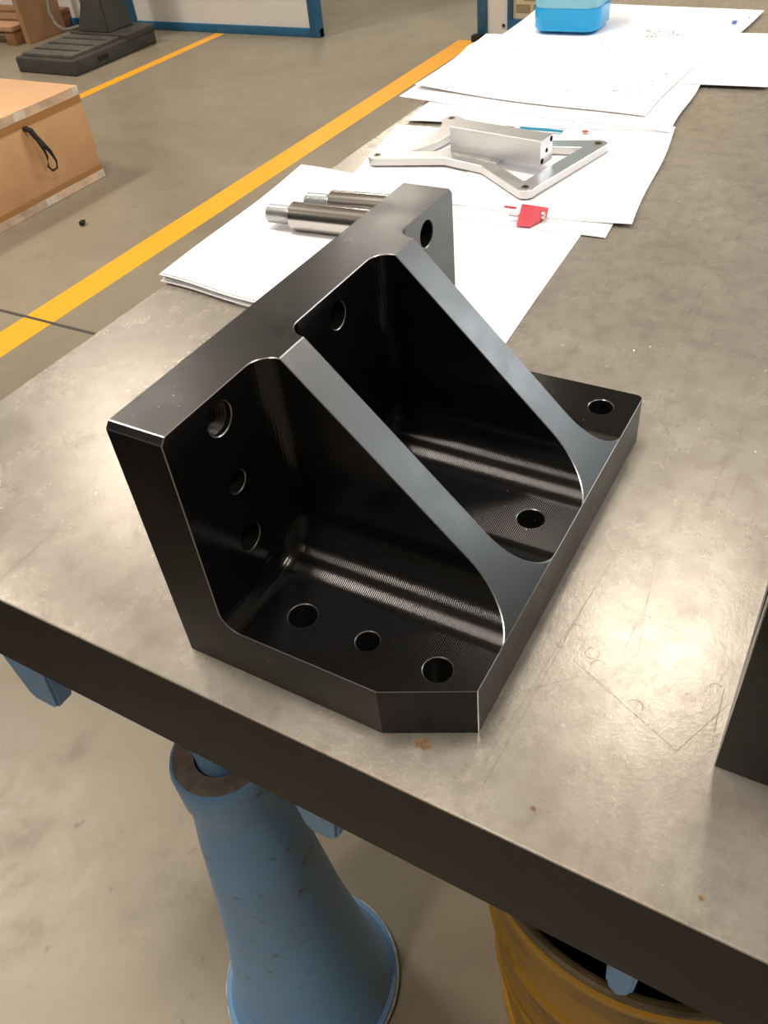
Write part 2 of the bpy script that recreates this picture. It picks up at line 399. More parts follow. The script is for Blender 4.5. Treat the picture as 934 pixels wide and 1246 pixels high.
# ------------------------------------------------------------------ steel table
TX0, TX1, TY0, TY1, TZ = -0.0246, 2.15, -0.72, 0.3335, -0.086
t = thing('surface_table', (1.0, -0.2, 0), 'heavy ground steel table slab with dark sides and scratched grey top', 'table')
TABLE = t
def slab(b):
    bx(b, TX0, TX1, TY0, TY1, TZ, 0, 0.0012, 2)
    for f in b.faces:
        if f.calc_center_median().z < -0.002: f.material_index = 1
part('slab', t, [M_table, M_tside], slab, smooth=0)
def lug(y0, y1, ny0, ny1, zb, xa=-0.001, xb=0.018):
    def f(b):
        prof = [(y0, TZ + 0.001), (y1, TZ + 0.001), (ny1, zb + 0.008), (ny1 - 0.006, zb), (ny0 + 0.006, zb), (ny0, zb + 0.008)]
        a = [b.verts.new((xa, y, z)) for y, z in prof]; c = [b.verts.new((xb, y, z)) for y, z in prof]
        b.faces.new(a); b.faces.new(c)
        for i in range(6): b.faces.new((a[i], a[(i + 1) % 6], c[(i + 1) % 6], c[i]))
        bmesh.ops.bevel(b, geom=list(b.edges), offset=0.0025, segments=2, affect='EDGES')
    return f
for lb, a in (('blue cast lug under the slab near the left edge', (0.192, 0.268, 0.212, 0.250, -0.206)), ('blue cast lug just right of the jack stand', (-0.090, -0.034, -0.080, -0.050, -0.180)), ('narrow blue cast lug above the drum', (-0.293, -0.268, -0.2895, -0.273, -0.188))):
    part('underside_lug', t, M_blue, lug(*a), label=lb)
# scratches and ring marks on the table top
def marks(b):
    def line(p, q, w=0.00025):
        p = Vector(p); q = Vector(q); n = Vector((-(q - p).y, (q - p).x)).normalized() * w
        vs = [b.verts.new((v.x, v.y, 0.00006)) for v in (p + n, q + n, q - n, p - n)]; b.faces.new(vs)
    for _ in range(34):
        x, y = random.uniform(0.02, 0.42), random.uniform(-0.45, -0.19); a = random.choice((0.05, 0.1, -0.08, 1.45, 0.7, 2.4)) + random.uniform(-.1, .1)
        l = random.uniform(0.01, 0.09) * random.uniform(0.4, 1.2)
        line((x, y), (x + math.cos(a) * l, y + math.sin(a) * l), random.uniform(0.00007, 0.00014))
    for _ in range(40):
        x, y = random.uniform(0.0, 0.35), random.uniform(0.0, 0.32); a = random.uniform(0, 3); l = random.uniform(0.005, 0.04)
        line((x, y), (x + math.cos(a) * l, y + math.sin(a) * l), 0.00006)
    line((0.09, -0.208), (0.058, -0.275), 0.00015); line((0.058, -0.275), (0.10, -0.2925), 0.00015)
    line((0.20, -0.205), (0.01, -0.19), 0.00012); line((0.135, -0.20), (-0.005, -0.195), 0.00012)
    for (cx, cy, r, a0, a1) in ((0.112, -0.202, .0035, -1, 1.5), (0.099, -0.216, .004, 0, 5.5), (0.092, -0.222, .004, -1, 2), (0.075, -0.248, .0042, -1.8, 1.3), (0.105, -0.283, .003, -1, 2), (0.098, -0.198, .003, 2, 4)):
        n = 12
        for i in range(n):
            p, q = a0 + (a1 - a0) * i / n, a0 + (a1 - a0) * (i + 1) / n
            line((cx + r * math.cos(p), cy + r * math.sin(p)), (cx + r * math.cos(q), cy + r * math.sin(q)), 0.00018)
part('scratch_marks', t, M_scratch, marks, smooth=0, kind='stuff')
# brown stain near the front edge
M_stain = plain('rust_stain', (0.20, 0.12, 0.06), 0.7, noise=(300, 0.5))
for (cx, cy, r) in ((0.004, -0.157, 0.006), (-0.004, -0.222, 0.002), (-0.01, -0.305, 0.002)):
    def stain(b, cx=cx, cy=cy, r=r):
        n = 22; b.faces.new([b.verts.new((cx + r * random.uniform(.45, 1.1) * math.cos(2 * PI * k / n) * .8, cy + r * random.uniform(.45, 1.1) * math.sin(2 * PI * k / n), 0.00005)) for k in range(n)])
    part('rust_stain', t, M_stain, stain, smooth=0, label='small brown rust stain by the front edge')

# jack stand
JX, JY = 0.0296, 0.0578
t = thing('jack_stand', (JX, JY, ZF), 'blue conical cast jack stand under the table slab', 'stand')
def lat(prof, seg=64): return lambda b: lathe(b, prof, (JX, JY), seg)
part('flange', t, M_blue, lat([(0, ZF), (0.104, ZF), (0.106, ZF + 0.006), (0.104, ZF + 0.013), (0.090, ZF + 0.018), (0, ZF + 0.018)]))
part('flange_edge', t, M_chip, lat([(0.1035, ZF + 0.011), (0.1068, ZF + 0.008), (0.1068, ZF + 0.004), (0.1035, ZF + 0.002)]), label='scuffed pale rim of the blue flange')
part('cone_body', t, M_blue, lat([(0.100, ZF + 0.010), (0.094, ZF + 0.03), (0.086, ZF + 0.06), (0.077, ZF + 0.12), (0.066, ZF + 0.20), (0.056, ZF + 0.30), (0.047, ZF + 0.40), (0.0405, ZF + 0.452), (0.0400, ZF + 0.464), (0.0430, ZF + 0.475), (0.0435, ZF + 0.512), (0.0420, ZF + 0.517), (0.0400, ZF + 0.5175)]))
part('top_face', t, M_bare, lat([(0.0405, ZF + 0.517), (0.0395, ZF + 0.5175), (0.0225, ZF + 0.5165), (0.0215, ZF + 0.50), (0, ZF + 0.50)]), label='bare brown iron top face')
part('adjusting_screw', t, M_blue, lat([(0, ZF + 0.50), (0.0205, ZF + 0.50), (0.0205, ZF + 0.545), (0.016, ZF + 0.550), (0.016, TZ), (0, TZ)]), label='pale blue adjusting screw head')

# drum
DX, DY, DR, DB, DZ = 0.190, -0.268, 0.158, 0.132, -0.284
t = thing('waste_drum', (DX, DY, ZF), 'open yellow steel drum with grimy rim under the table', 'drum')
def dr(z): return DB + (DR - DB) * (z - ZF) / (DZ - ZF)
prof = [(0, ZF), (dr(ZF) - 0.003, ZF), (dr(ZF), ZF + 0.004), (dr(ZF), ZF + 0.014), (dr(ZF) - 0.004, ZF + 0.020)]
for z in (ZF + 0.14, ZF + 0.27, DZ - 0.040):
    prof += [(dr(z) - 0.003, z), (dr(z), z + 0.004), (dr(z), z + 0.012), (dr(z) - 0.003, z + 0.016)]
prof += [(dr(DZ) - 0.003, DZ - 0.012), (dr(DZ) - 0.002, DZ - 0.006)]
part('shell', t, M_drum, lambda b: lathe(b, prof, (DX, DY), 72))
part('rim', t, M_drumrim, lambda b: lathe(b, [(DR - 0.003 + 0.005 * math.cos(a), DZ - 0.005 + 0.005 * math.sin(a)) for a in [2 * PI * k / 10 for k in range(10)]], (DX, DY), 72, closed=True), label='rolled rim with worn dark paint')
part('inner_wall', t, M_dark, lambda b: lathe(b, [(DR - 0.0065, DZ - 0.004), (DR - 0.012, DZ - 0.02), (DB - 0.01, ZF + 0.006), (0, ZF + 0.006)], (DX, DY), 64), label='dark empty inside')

# unseen cabinet added left of the table to darken reflections in the steel
t = thing('reflection_blocker', (-1.2, 1.5, ZF), 'unseen dark cabinet standing on the floor left of the table, outside the photo', 'blocker')
M_blocker = plain('dark_blocker_paint', (0.015, 0.016, 0.018), 0.5)
part('body', t, M_blocker, lambda b: bx(b, -2.0, -0.42, 0.62, 2.4, ZF + 0.06, 1.1, 0.01))
part('blocker_base', t, M_dark, lambda b: bx(b, -1.97, -0.45, 0.65, 2.37, ZF, ZF + 0.06))
for y in (0.66, 1.52):
    part('blocker_panel', t, M_blocker, lambda b, y=y: bx(b, -0.421, -0.405, y, y + 0.82, ZF + 0.1, 1.06, 0.004))

# ------------------------------------------------------------------ papers
def wave(x, y): return 0.0005 * math.sin(9 * x + 4 * y) + 0.0004 * math.sin(17 * y - 5 * x)
def sheet(name, corners, z, label, group=None, n=20, th=0.00025, amp=1.0, curls=(), edge=0.0, cat='paper', corner_round=0):
    """corners: 4 xy, near-right first; bilinear patch, gently waved, corners lifted by curls"""
    bm = bmesh.new(); P = [Vector(c) for c in corners]; g = []
    for i in range(n + 1):
        row = []
        for j in range(n + 1):
            u, v = i / n, j / n
            p = P[0] * (1 - u) * (1 - v) + P[1] * u * (1 - v) + P[2] * u * v + P[3] * (1 - u) * v
            nx = (P[1] - P[0]).normalized(); ny = (P[3] - P[0]).normalized()
            p = p + ny * edge * math.sin(u * 7.0) * (abs(v - 0.5) * 2) ** 3 + nx * edge * math.sin(v * 8.0 + 1) * (abs(u - 0.5) * 2) ** 3
            zz = z + wave(p.x, p.y) * amp + 0.0009 * amp
            for (cu, cv, h, r) in curls:
                d = math.hypot(u - cu, v - cv)
                if d < r: zz += h * (1 - d / r) ** 2
            row.append(bm.verts.new((p.x, p.y, zz)))
        g.append(row)
    for i in range(n):
        for j in range(n): bm.faces.new((g[i][j], g[i + 1][j], g[i + 1][j + 1], g[i][j + 1]))
    if corner_round:
        pass
    r = bmesh.ops.extrude_face_region(bm, geom=list(bm.faces))
    bmesh.ops.translate(bm, verts=[v for v in r['geom'] if isinstance(v, bmesh.types.BMVert)], vec=(0, 0, th))
    return obj(name, bm, M_paper, label=label, cat=cat, group=group, smooth=40)
# left stack of A4 sheets
for k in range(9):
    dx, dy = (0, 0) if k == 8 else (random.uniform(-0.004, 0.004), random.uniform(-0.003, 0.004))
    z = 0.0009 + k * 0.00095
    cs = [(0.352 + dx, 0.130 + dy), (0.648 + dx, 0.152 + dy), (0.664 + dx, 0.360 + dy), (0.3665 + dx, 0.338 + dy)]
    sheet('paper_sheet', cs, z, 'topmost sheet of the white stack left of the black angle plate' if k == 8 else 'white sheet fanned out beneath the top one in the left stack',
          None if k == 8 else 'lower sheets of the left paper stack', amp=1.0, edge=0.002, curls=((0, 1, 0.002 * (k > 5), 0.5),) )
sheet('drawing_sheet', [(0.328, -0.043), (0.860, -0.012), (0.8470, 0.3240), (0.3545, 0.235)], 0.0002, 'long white drawing sheet lying under the aluminium bow-tie plate', edge=0.001)
sheet('paper_sheet', [(0.602, -0.053), (0.835, -0.040), (0.825, 0.130), (0.600, 0.120)], 0.0008, 'small white sheet with rounded corner beside the red wedge', edge=0.001)
sheet('paper_sheet', [(0.632, -0.0705), (0.922, -0.036), (0.905, 0.165), (0.628, 0.150)], 0.0015, 'white sheet reaching furthest right over the bare table, right of the red wedge', edge=0.002, curls=((0, 0, 0.003, 0.3),))
sheet('drawing_sheet', [(0.900, -0.03), (1.170, -0.012), (1.19, 0.330), (0.8600, 0.3180)], 0.0022, 'white drawing whose near edge shows just behind the aluminium block', edge=0.002)
sheet('drawing_sheet', [(0.897, -0.0345), (1.130, -0.0190), (1.19, 0.378), (0.944, 0.3745)], 0.0029, 'second drawing from the top, sticking out at the left under the largest one', edge=0.002, curls=((0, 1, 0.002, 0.3),))
sheet('paper_sheet', [(1.095, -0.109), (1.356, -0.125), (1.345, 0.10), (1.080, 0.09)], 0.0036, 'white sheet cut off by the right edge of the photo', edge=0.0005)
sheet('drawing_sheet', [(1.15, 0.0), (1.482, -0.0275), (1.505, 0.368), (1.16, 0.350)], 0.0043, 'farthest drawing sheet, lying under the bottle of blue liquid', edge=0.002)
TOP = sheet('drawing_sheet', [(0.941, 0.010), (1.28, 0.006), (1.277, 0.385), (0.985, 0.3700)], 0.0051, 'largest topmost drawing sheet in front of the blue bottle', edge=0.002, n=28, curls=((0, 1, 0.005, 0.35), (0.7, 1, 0.005, 0.25)))
# faint printing on the drawings: small separate strokes
def strokes(b, specs):
    for (x, y, w, h, a, z) in specs:
        c, s = math.cos(a), math.sin(a)
        b.faces.new([b.verts.new((x + c * p - s * q, y + s * p + c * q, z)) for p, q in ((-w, -h), (w, -h), (w, h), (-w, h))])
sp = []
for _ in range(46):
    x, y = random.uniform(1.0, 1.26), random.uniform(0.03, 0.32)
    for k in range(random.randint(1, 3)): sp.append((x + random.uniform(-.005, .005), y - k * 0.005, random.uniform(.0006, .002), random.uniform(.0008, .0022), random.uniform(-.3, .3), 0.0072))
for k in range(24): sp.append((0.952 + random.uniform(-.001, .001), 0.09 - k * 0.003 + random.uniform(-.001, .001), 0.0008, 0.001, 0, 0.0072))
for k in range(30): sp.append((1.32 + random.uniform(-.02, .02), 0.10 + random.uniform(-.03, .03), 0.002, 0.0015, random.uniform(-1, 1), 0.0063))
b = bmesh.new(); strokes(b, sp); obj('printed_marks', b, M_ink, TOP, smooth=0, kind='stuff', recalc=False)
b = bmesh.new(); strokes(b, [(1.403, 0.0035, 0.010, 0.0035, 0.1, 0.0063)]); obj('printed_emblem', b, M_inkb, TOP, smooth=0, recalc=False, label='small blue printed rectangle')
b = bmesh.new(); strokes(b, [(1.440, -0.0115, 0.0015, 0.004, 0.1, 0.0063), (1.430, -0.0135, 0.010, 0.0009, 0.35, 0.0063)]); obj('printed_mark', b, M_ink, TOP, smooth=0, recalc=False, label='grey printed mark like a seven')
TOP2 = [o for o in C.objects if o.get('label', '').startswith('long white drawing')][0]
sp = [(0.745 + random.uniform(-.02, .02), 0.052 + random.uniform(-.012, .012), 0.0025, 0.0005, random.uniform(-.8, .8), 0.0048) for _ in range(26)]
sp += [(0.800 - k * .0005, 0.052 + k * 0.0035, 0.002, 0.0007, random.uniform(-.6, .6), 0.0048) for k in range(8)]
b = bmesh.new(); strokes(b, sp); obj('printed_marks', b, M_ink, TOP2, smooth=0, kind='stuff', recalc=False)

# ------------------------------------------------------------------ bow-tie aluminium plate
PZ0, PZ1 = 0.0042, 0.0135
E1, E2, E3, E4 = Vector((0.712, 0.277)), Vector((0.857, 0.2450)), Vector((0.8185, 0.030)), Vector((0.6725, 0.063))
def arc(c, r, a0, a1, n=6): return [(c.x + r * math.cos(a0 + (a1 - a0) * i / n), c.y + r * math.sin(a0 + (a1 - a0) * i / n)) for i in range(n + 1)]
def bez(p, q, r_, n=12): return [tuple((1 - t_) ** 2 * Vector(p) + 2 * t_ * (1 - t_) * Vector(q) + t_ * t_ * Vector(r_)) for t_ in [i / n for i in range(n + 1)]]
r0 = 0.0115
out = arc(E1, r0, 1.25, PI + 0.15)
out += [(0.7265, 0.191), (0.7155, 0.137)]
out += arc(E4, r0, PI - 0.35, PI * 1.5 + 0.1)
out += arc(E3, r0, -PI / 2 + 0.1 - 0.35, 0.35)
out += [(0.808, 0.110), (0.820, 0.165)]
out += arc(E2, r0, -0.35, 1.3)
out += bez((0.850, 0.2555), (0.775, 0.218), (0.727, 0.281), 12)[0:12]
w1 = [(0.7330, 0.2440), (0.7460, 0.206), (0.790, 0.185), (0.838, 0.222)] + bez((0.838, 0.222), (0.782, 0.210), (0.7330, 0.2440), 8)[1:8]
w2 = [(0.6875, 0.0710), (0.8010, 0.0445), (0.7960, 0.075), (0.776, 0.125), (0.736, 0.135)]
t = thing('bow_tie_plate', (0.765, 0.155, 0.005), 'flat aluminium bow-tie plate with two triangular windows on the drawings', 'plate')
def cutter(fn):
    bm = bmesh.new(); fn(bm); bmesh.ops.recalc_face_normals(bm, faces=bm.faces)
    me = bpy.data.meshes.new('c'); bm.to_mesh(me); bm.free(); return me
def boolean(base_me, cutters, mats):
    """exact difference of base mesh and cutter meshes; returns a new mesh"""
    for m in mats: base_me.materials.append(m)
    ob = bpy.data.objects.new('tmp', base_me); C.objects.link(ob); tmp = [ob]
    for cm, mi in cutters:
        for m in mats: cm.materials.append(m)
        for p in cm.polygons: p.material_index = mi
        c = bpy.data.objects.new('tmpc', cm); C.objects.link(c); tmp.append(c)
        md = ob.modifiers.new('b', 'BOOLEAN'); md.operation = 'DIFFERENCE'; md.solver = 'EXACT'; md.object = c
    dg = bpy.context.evaluated_depsgraph_get(); dg.update()
    me = bpy.data.meshes.new_from_object(ob.evaluated_get(dg), depsgraph=dg)
    for o in tmp: bpy.data.objects.remove(o)
    return me
def finish(me, bevel=0.0005, seg=1, ang=30, mat=-1):
    """small edge break and weighted normals"""
    bm = bmesh.new(); bm.from_mesh(me)
    bmesh.ops.remove_doubles(bm, verts=bm.verts, dist=2e-5)
    bmesh.ops.dissolve_limit(bm, angle_limit=0.004, verts=bm.verts, edges=bm.edges, delimit={'MATERIAL'})
    bm.to_mesh(me); bm.free()
    ob = bpy.data.objects.new('tmp', me); C.objects.link(ob)
    for p in me.polygons: p.use_smooth = True
    if bevel:
        md = ob.modifiers.new('v', 'BEVEL'); md.width = bevel; md.segments = seg; md.limit_method = 'ANGLE'; md.angle_limit = math.radians(ang); md.harden_normals = False; md.material = mat; md.use_clamp_overlap = False
    dg = bpy.context.evaluated_depsgraph_get(); dg.update()
    r = bpy.data.meshes.new_from_object(ob.evaluated_get(dg), depsgraph=dg)
    r.set_sharp_from_angle(angle=math.radians(16)); ob.modifiers.clear(); ob.data = r
    md = ob.modifiers.new('w', 'WEIGHTED_NORMAL'); md.keep_sharp = True; md.weight = 100
    dg = bpy.context.evaluated_depsgraph_get(); dg.update()
    r = bpy.data.meshes.new_from_object(ob.evaluated_get(dg), depsgraph=dg)
    bpy.data.objects.remove(ob); return r
cuts = [(cutter(lambda b: prism(b, w1, 0, 0.03)), 0), (cutter(lambda b: prism(b, w2, 0, 0.03)), 0)]
for e in (E1, E2, E3, E4): cuts.append((cutter(lambda b, e=e: lathe(b, [(0, 0), (0.0042, 0), (0.0042, 0.03), (0, 0.03)], (e.x, e.y), 20)), 1))
me = boolean(cutter(lambda b: prism(b, out, PZ0, PZ1)), cuts, [M_alu, M_hole])
me = finish(me, 0.0006)
o = bpy.data.objects.new('plate_body', me); C.objects.link(o); o.parent = t; o.matrix_parent_inverse = Matrix.Translation(-Vector(t.location))
for e in (E1, E2, E3, E4):
    part('screw_bush', t, M_bright_edge, lambda b, e=e: lathe(b, [(0.0042, PZ1 - 0.002), (0.0042, PZ1 + 0.0006), (0.0030, PZ1 + 0.0006), (0.0026, PZ1 - 0.002)], (e.x, e.y), 20), label='small bright bush in the corner hole')
def engr(b):
    sp = []
    p0, p1 = Vector((0.7400, 0.184)), Vector((0.7270, 0.122)); d = (p1 - p0)
    for k in range(16):
        if k in (6, 7): continue
        c = p0 + d * (k / 15)
        for _ in range(2): sp.append((c.x + random.uniform(-.002, .002), c.y + random.uniform(-.0010, .0010), random.uniform(.0012, .0028), 0.00045, random.choice((0, 0.5, -0.5, 1.4)), PZ1 + 0.0001))
    strokes(b, sp)
part('engraving', t, plain('engraving', (0.95, 0.95, 0.95), 0.5, 0.2), engr, smooth=0, kind='stuff')

# aluminium block lying on the plate
d = Vector((0.7297 - 0.7494, 0.0693 - 0.194)); ang = math.atan2(d.y, d.x); L = d.length + 0.0005; Wd = 0.0278; Hb = 0.0290
t = thing('aluminium_block', (0.7494, 0.194, PZ1), 'rectangular aluminium bar with three holes in its end, lying on the bow-tie plate', 'block', rotz=ang)
def blk(b): bx(b, 0, L, 0, Wd, 0, Hb)
cuts = []
for s, h, r in ((0.87, 0.84, 0.0030), (0.52, 0.50, 0.0025), (0.17, 0.17, 0.0030)):
    cuts.append((cutter(lambda b, s=s, h=h, r=r: lathe(b, [(0, -0.02), (r, -0.02), (r, 0.02), (0, 0.02)], (0, 0), 20, axis=Matrix.Translation((L, s * Wd, h * Hb)) @ Matrix.Rotation(PI / 2, 4, 'Y'))), 1))
me = finish(boolean(cutter(blk), cuts, [M_alu2, M_hole]), 0.0005)
o = bpy.data.objects.new('bar', me); C.objects.link(o); o.parent = t

# red wedge
t = thing('red_wedge', (0.615, 0.035, 0.0030), 'small red wedge-shaped block with grey pins on the white paper', 'block')
def wedge(b):
    z0, z1 = 0.0030, 0.0145
    co = {'A': (0.5985, 0.0425, z0), 'B': (0.5997, 0.0272, z0), 'D': (0.6265, 0.0192, z0), 'E': (0.6275, 0.0478, z0), 'a': (0.6250, 0.0476, z1), 'b': (0.6258, 0.0334, z1), 'd': (0.6268, 0.0172, z1), 'e': (0.6275, 0.0478, z1)}
    v = {k: b.verts.new(p) for k, p in co.items()}
    for f in ('ABDE', 'ABba', 'BDdb', 'abde', 'DEed', 'AEea'): b.faces.new([v[c] for c in f])
    bmesh.ops.recalc_face_normals(b, faces=b.faces)
    bmesh.ops.bevel(b, geom=list(b.edges), offset=0.0003, segments=1, affect='EDGES')
part('wedge_body', t, M_red, wedge, smooth=20)
part('pin', t, M_zinc, lambda b: lathe(b, [(0, 0), (0.0016, 0), (0.0016, 0.010), (0, 0.010)], (0, 0), 14, axis=Matrix.Translation((0.612, 0.0460, 0.0075)) @ Matrix.Rotation(-PI / 2, 4, 'X')), label='thin grey pin')
part('screw_head', t, M_zinc, lambda b: lathe(b, [(0, 0), (0.0042, 0), (0.0042, 0.003), (0.003, 0.0038), (0, 0.0038)], (0, 0), 20, axis=Matrix.Translation((0.6190, 0.0225, 0.0085)) @ Matrix.Rotation(PI / 2, 4, 'X') @ Matrix.Rotation(0.3, 4, 'Y')), label='grey screw head on the right side')
b = bmesh.new(); bx(b, 0.6385, 0.6415, 0.0600, 0.0740, 0.0026, 0.0038, 0.0003); obj('red_strip', b, M_red, label='tiny red strip behind the red wedge', cat='strip')
b = bmesh.new(); bx(b, 0.863, 0.867, 0.0915, 0.150, 0.0052, 0.0080, 0.0008, mtx=None); obj('cyan_strip', b, M_cyan, label='thin cyan strip showing behind the aluminium bar', cat='strip')
b = bmesh.new(); bmesh.ops.create_icosphere(b, subdivisions=1, radius=0.004)
for v in b.verts: v.co = Vector((0.873 + v.co.x * 1.0, 0.065 + v.co.y * 1.3, 0.0062 + v.co.z * 0.3))
obj('rust_flake', b, M_rust, label='small reddish-brown flake right of the cyan strip', cat='flake')

# ------------------------------------------------------------------ threaded pins
def pin(loc, direction, label, rs=0.0147, rt=0.0098, Ls=0.115, Lt=0.031):
    d = Vector(direction).normalized(); t = thing('threaded_pin', loc, label, 'pin', 'turned steel pins on the paper stack')
    q = d.to_track_quat('Z', 'Y').to_matrix().to_4x4()
    bm = bmesh.new(); lathe(bm, [(0, 0), (rs - 0.0012, 0), (rs, 0.0012), (rs, Ls - 0.001), (rs - 0.001, Ls), (0, Ls)], seg=48, axis=q); obj('shank', bm, M_rod, t)
    prof = [(0, -Lt), (rt - 0.002, -Lt)]; z = -Lt + 0.0015; p = 0.0023
    while z < -0.003: prof += [(rt, z), (rt - 0.0013, z + p / 2)]; z += p
    prof += [(rt - 0.001, -0.002), (rt - 0.001, 0.0005)]
    bm = bmesh.new(); lathe(bm, prof, seg=40, axis=q); obj('threaded_stud', bm, M_zinc, t, smooth=25, label='dull zinc-grey threaded end')
    return t
pin((0.5037, 0.2612, 0.0247), (0.088, -1, 0), 'nearer turned steel pin, its threaded end furthest left')
pin((0.5455, 0.2384, 0.0240), (0.13, -1, 0), 'second turned steel pin, lying behind the nearer one', rs=0.0140)

# ------------------------------------------------------------------ bottle with blue liquid
t = thing('liquid_bottle', (1.335, 0.254, 0.0056), 'translucent plastic bottle part filled with bright blue liquid', 'bottle')
def rrect(cx, cy, hx, hy, r, rot, n=8):
    pts = []
    for sx, sy, a0 in ((1, 1, 0), (-1, 1, PI / 2), (-1, -1, PI), (1, -1, 1.5 * PI)):
        for i in range(n + 1):
            a = a0 + PI / 2 * i / n; x = sx * (hx - r) + r * math.cos(a); y = sy * (hy - r) + r * math.sin(a)
            pts.append((cx + x * math.cos(rot) - y * math.sin(rot), cy + x * math.sin(rot) + y * math.cos(rot)))
    return pts
def rr_stack(b, levels, cap_bottom=True, cap_top=True):
    rings = []
    for (z, s) in levels:
        rings.append([b.verts.new((x, y, z)) for x, y in rrect(1.335, 0.254, 0.046 + s, 0.057 + s, 0.026 + max(s, -0.02), 0.03)])
    for a, c in zip(rings[:-1], rings[1:]):
        n = len(a)
        for k in range(n): b.faces.new((a[k], a[(k + 1) % n], c[(k + 1) % n], c[k]))
    if cap_bottom: b.faces.new(rings[0])
    if cap_top: b.faces.new(rings[-1])
M_liq = NT('blue_liquid').set(Base_Color=(0.0, 0.46, 0.98), Roughness=0.08, IOR=1.33, Transmission_Weight=0.1, Subsurface_Weight=0.3, Subsurface_Radius=(0.01, 0.03, 0.05)).m
M_pet = NT('translucent_plastic').set(Base_Color=(0.42, 0.84, 1.0), Roughness=0.15, IOR=1.2, Transmission_Weight=0.45).m
part('liquid', t, M_liq, lambda b: rr_stack(b, [(0.0105, -0.008), (0.0125, -0.004), (0.017, -0.0015), (0.0440, -0.0012)]))
part('shell', t, M_pet, lambda b: rr_stack(b, [(0.0445, -0.0012), (0.20, -0.001), (0.24, -0.012), (0.262, -0.030), (0.262, -0.0302)]))
part('base_wall', t, NT('blue_tinted_wall').set(Base_Color=(0.0, 0.45, 0.95), Roughness=0.12, Transmission_Weight=0.1).m, lambda b: rr_stack(b, [(0.0095, -0.007), (0.0105, -0.0035), (0.0150, -0.0003), (0.0440, 0.0)], True, False))
part('cap', t, M_inkb, lambda b: lathe(b, [(0, 0.262), (0.02, 0.262), (0.02, 0.285), (0.018, 0.287), (0, 0.287)], (1.335, 0.254), 32))

# ------------------------------------------------------------------ black angle plate
U_, V_, H_, TW, TB, RF, RW = 0.3, 0.1803, 0.1698, 0.0351, 0.0378, 0.030, 0.0122
R1A, R1B, R2A, R2B = 0.0782, 0.1008, 0.1986, 0.2220
def solid(b):
    HH = TB + 0.0006; S_ = -(TW + RW)
    # each end face is built as wall part, base part and gusset part
    P2 = {'a': (0, 0), 'b': (-TW, 0), 'c': (-V_, 0), 'd': (-V_, TB), 'd2': (-V_, HH), 'e': (S_, H_), 'f': (-TW, H_), 'g': (0, H_), 'h': (0, TB), 'i': (-TW, TB)}
    vs = {}
    for x in (0, U_):
        for k, (y, z) in P2.items(): vs[(x, k)] = b.verts.new((x, y, z))
    ring = 'a b c d d2 e f g h'.split()
    for i in range(len(ring)):
        p, q = ring[i], ring[(i + 1) % len(ring)]
        b.faces.new((vs[(0, p)], vs[(0, q)], vs[(U_, q)], vs[(U_, p)]))
    for x in (0, U_):
        for f in ('a b i f g h', 'b c d i', 'i d d2 e f'): b.faces.new([vs[(x, k)] for k in f.split()])
def pocket(x0, x1):
    """milled pocket: end wall at y=-TW, floor z=TB; x0/x1 None = open side"""
    def f(b):
        secs = []; NA = 14; NC = 18
        lv = [(-TW - RW * (1 - math.sin(a)), RW * (1 - math.cos(a))) for a in [PI / 2 * (1 - i / NA) for i in range(NA + 1)]] + [(-0.4, 0.0)]
        for y, ins in lv:
            pts = []; zb = TB + ins; r = RF - ins
            if x0 is None: pts += [(-0.2, 0.4), (-0.2, zb)]
            else:
                xl = x0 + ins; pts.append((xl, 0.4))
                pts += [(xl + r - r * math.cos(a), zb + r - r * math.sin(a)) for a in [PI / 2 * i / NC for i in range(NC + 1)]]
            if x1 is None: pts += [(0.5, zb), (0.5, 0.4)]
            else:
                xr = x1 - ins
                pts += [(xr - r + r * math.sin(a), zb + r - r * math.cos(a)) for a in [PI / 2 * i / NC for i in range(NC + 1)]]
                pts.append((xr, 0.4))
            secs.append([b.verts.new((x, y, z)) for x, z in pts])
        for a, c in zip(secs[:-1], secs[1:]):
            n = len(a)
            for k in range(n): b.faces.new((a[k], a[(k + 1) % n], c[(k + 1) % n], c[k]))
        b.faces.new(secs[0]); b.faces.new(secs[-1])
    return f
def cyl(r, p, axis, l=0.2):
    rot = Matrix.Identity(4) if axis == 'z' else Matrix.Rotation(PI / 2, 4, 'X')
    return lambda b: lathe(b, [(0, -l), (r, -l), (r, l), (0, l)], (0, 0), 40, axis=Matrix.Translation(p) @ rot)
def yz_tri(x_edge, s, z, c):   # wedge off a top edge along y
    def f(b):
        pts = [(x_edge - s * 0.01, z + c * 0 - c + -0.01 + 0.0), (x_edge + s * (c + 0.01), z + 0.01), (x_edge - s * 0.01, z + 0.01)]
        pts = [(x_edge - s * 0.01, z - c - 0.01), (x_edge + s * (c + 0.01), z + 0.01), (x_edge - s * 0.01, z + 0.01)]
        a = [b.verts.new((x, 0.1, zz)) for x, zz in pts]; d_ = [b.verts.new((x, -0.3, zz)) for x, zz in pts]
        b.faces.new(a); b.faces.new(d_)
        for i in range(3): b.faces.new((a[i], a[(i + 1) % 3], d_[(i + 1) % 3], d_[i]))
    return f
def corner_cut(b): # large chamfer on the base, near corner
    ax, ay, bxx, by = 0.0, -(V_ - 0.0463), 0.0230, -V_
    ex = (ax - 0.3 * (bxx - ax), ay - 0.3 * (by - ay)); fx = (bxx + 0.3 * (bxx - ax), by + 0.3 * (by - ay))
    prism(b, [ex, fx, (-0.05, -0.25), (-0.08, -0.15)], -0.05, 0.3)
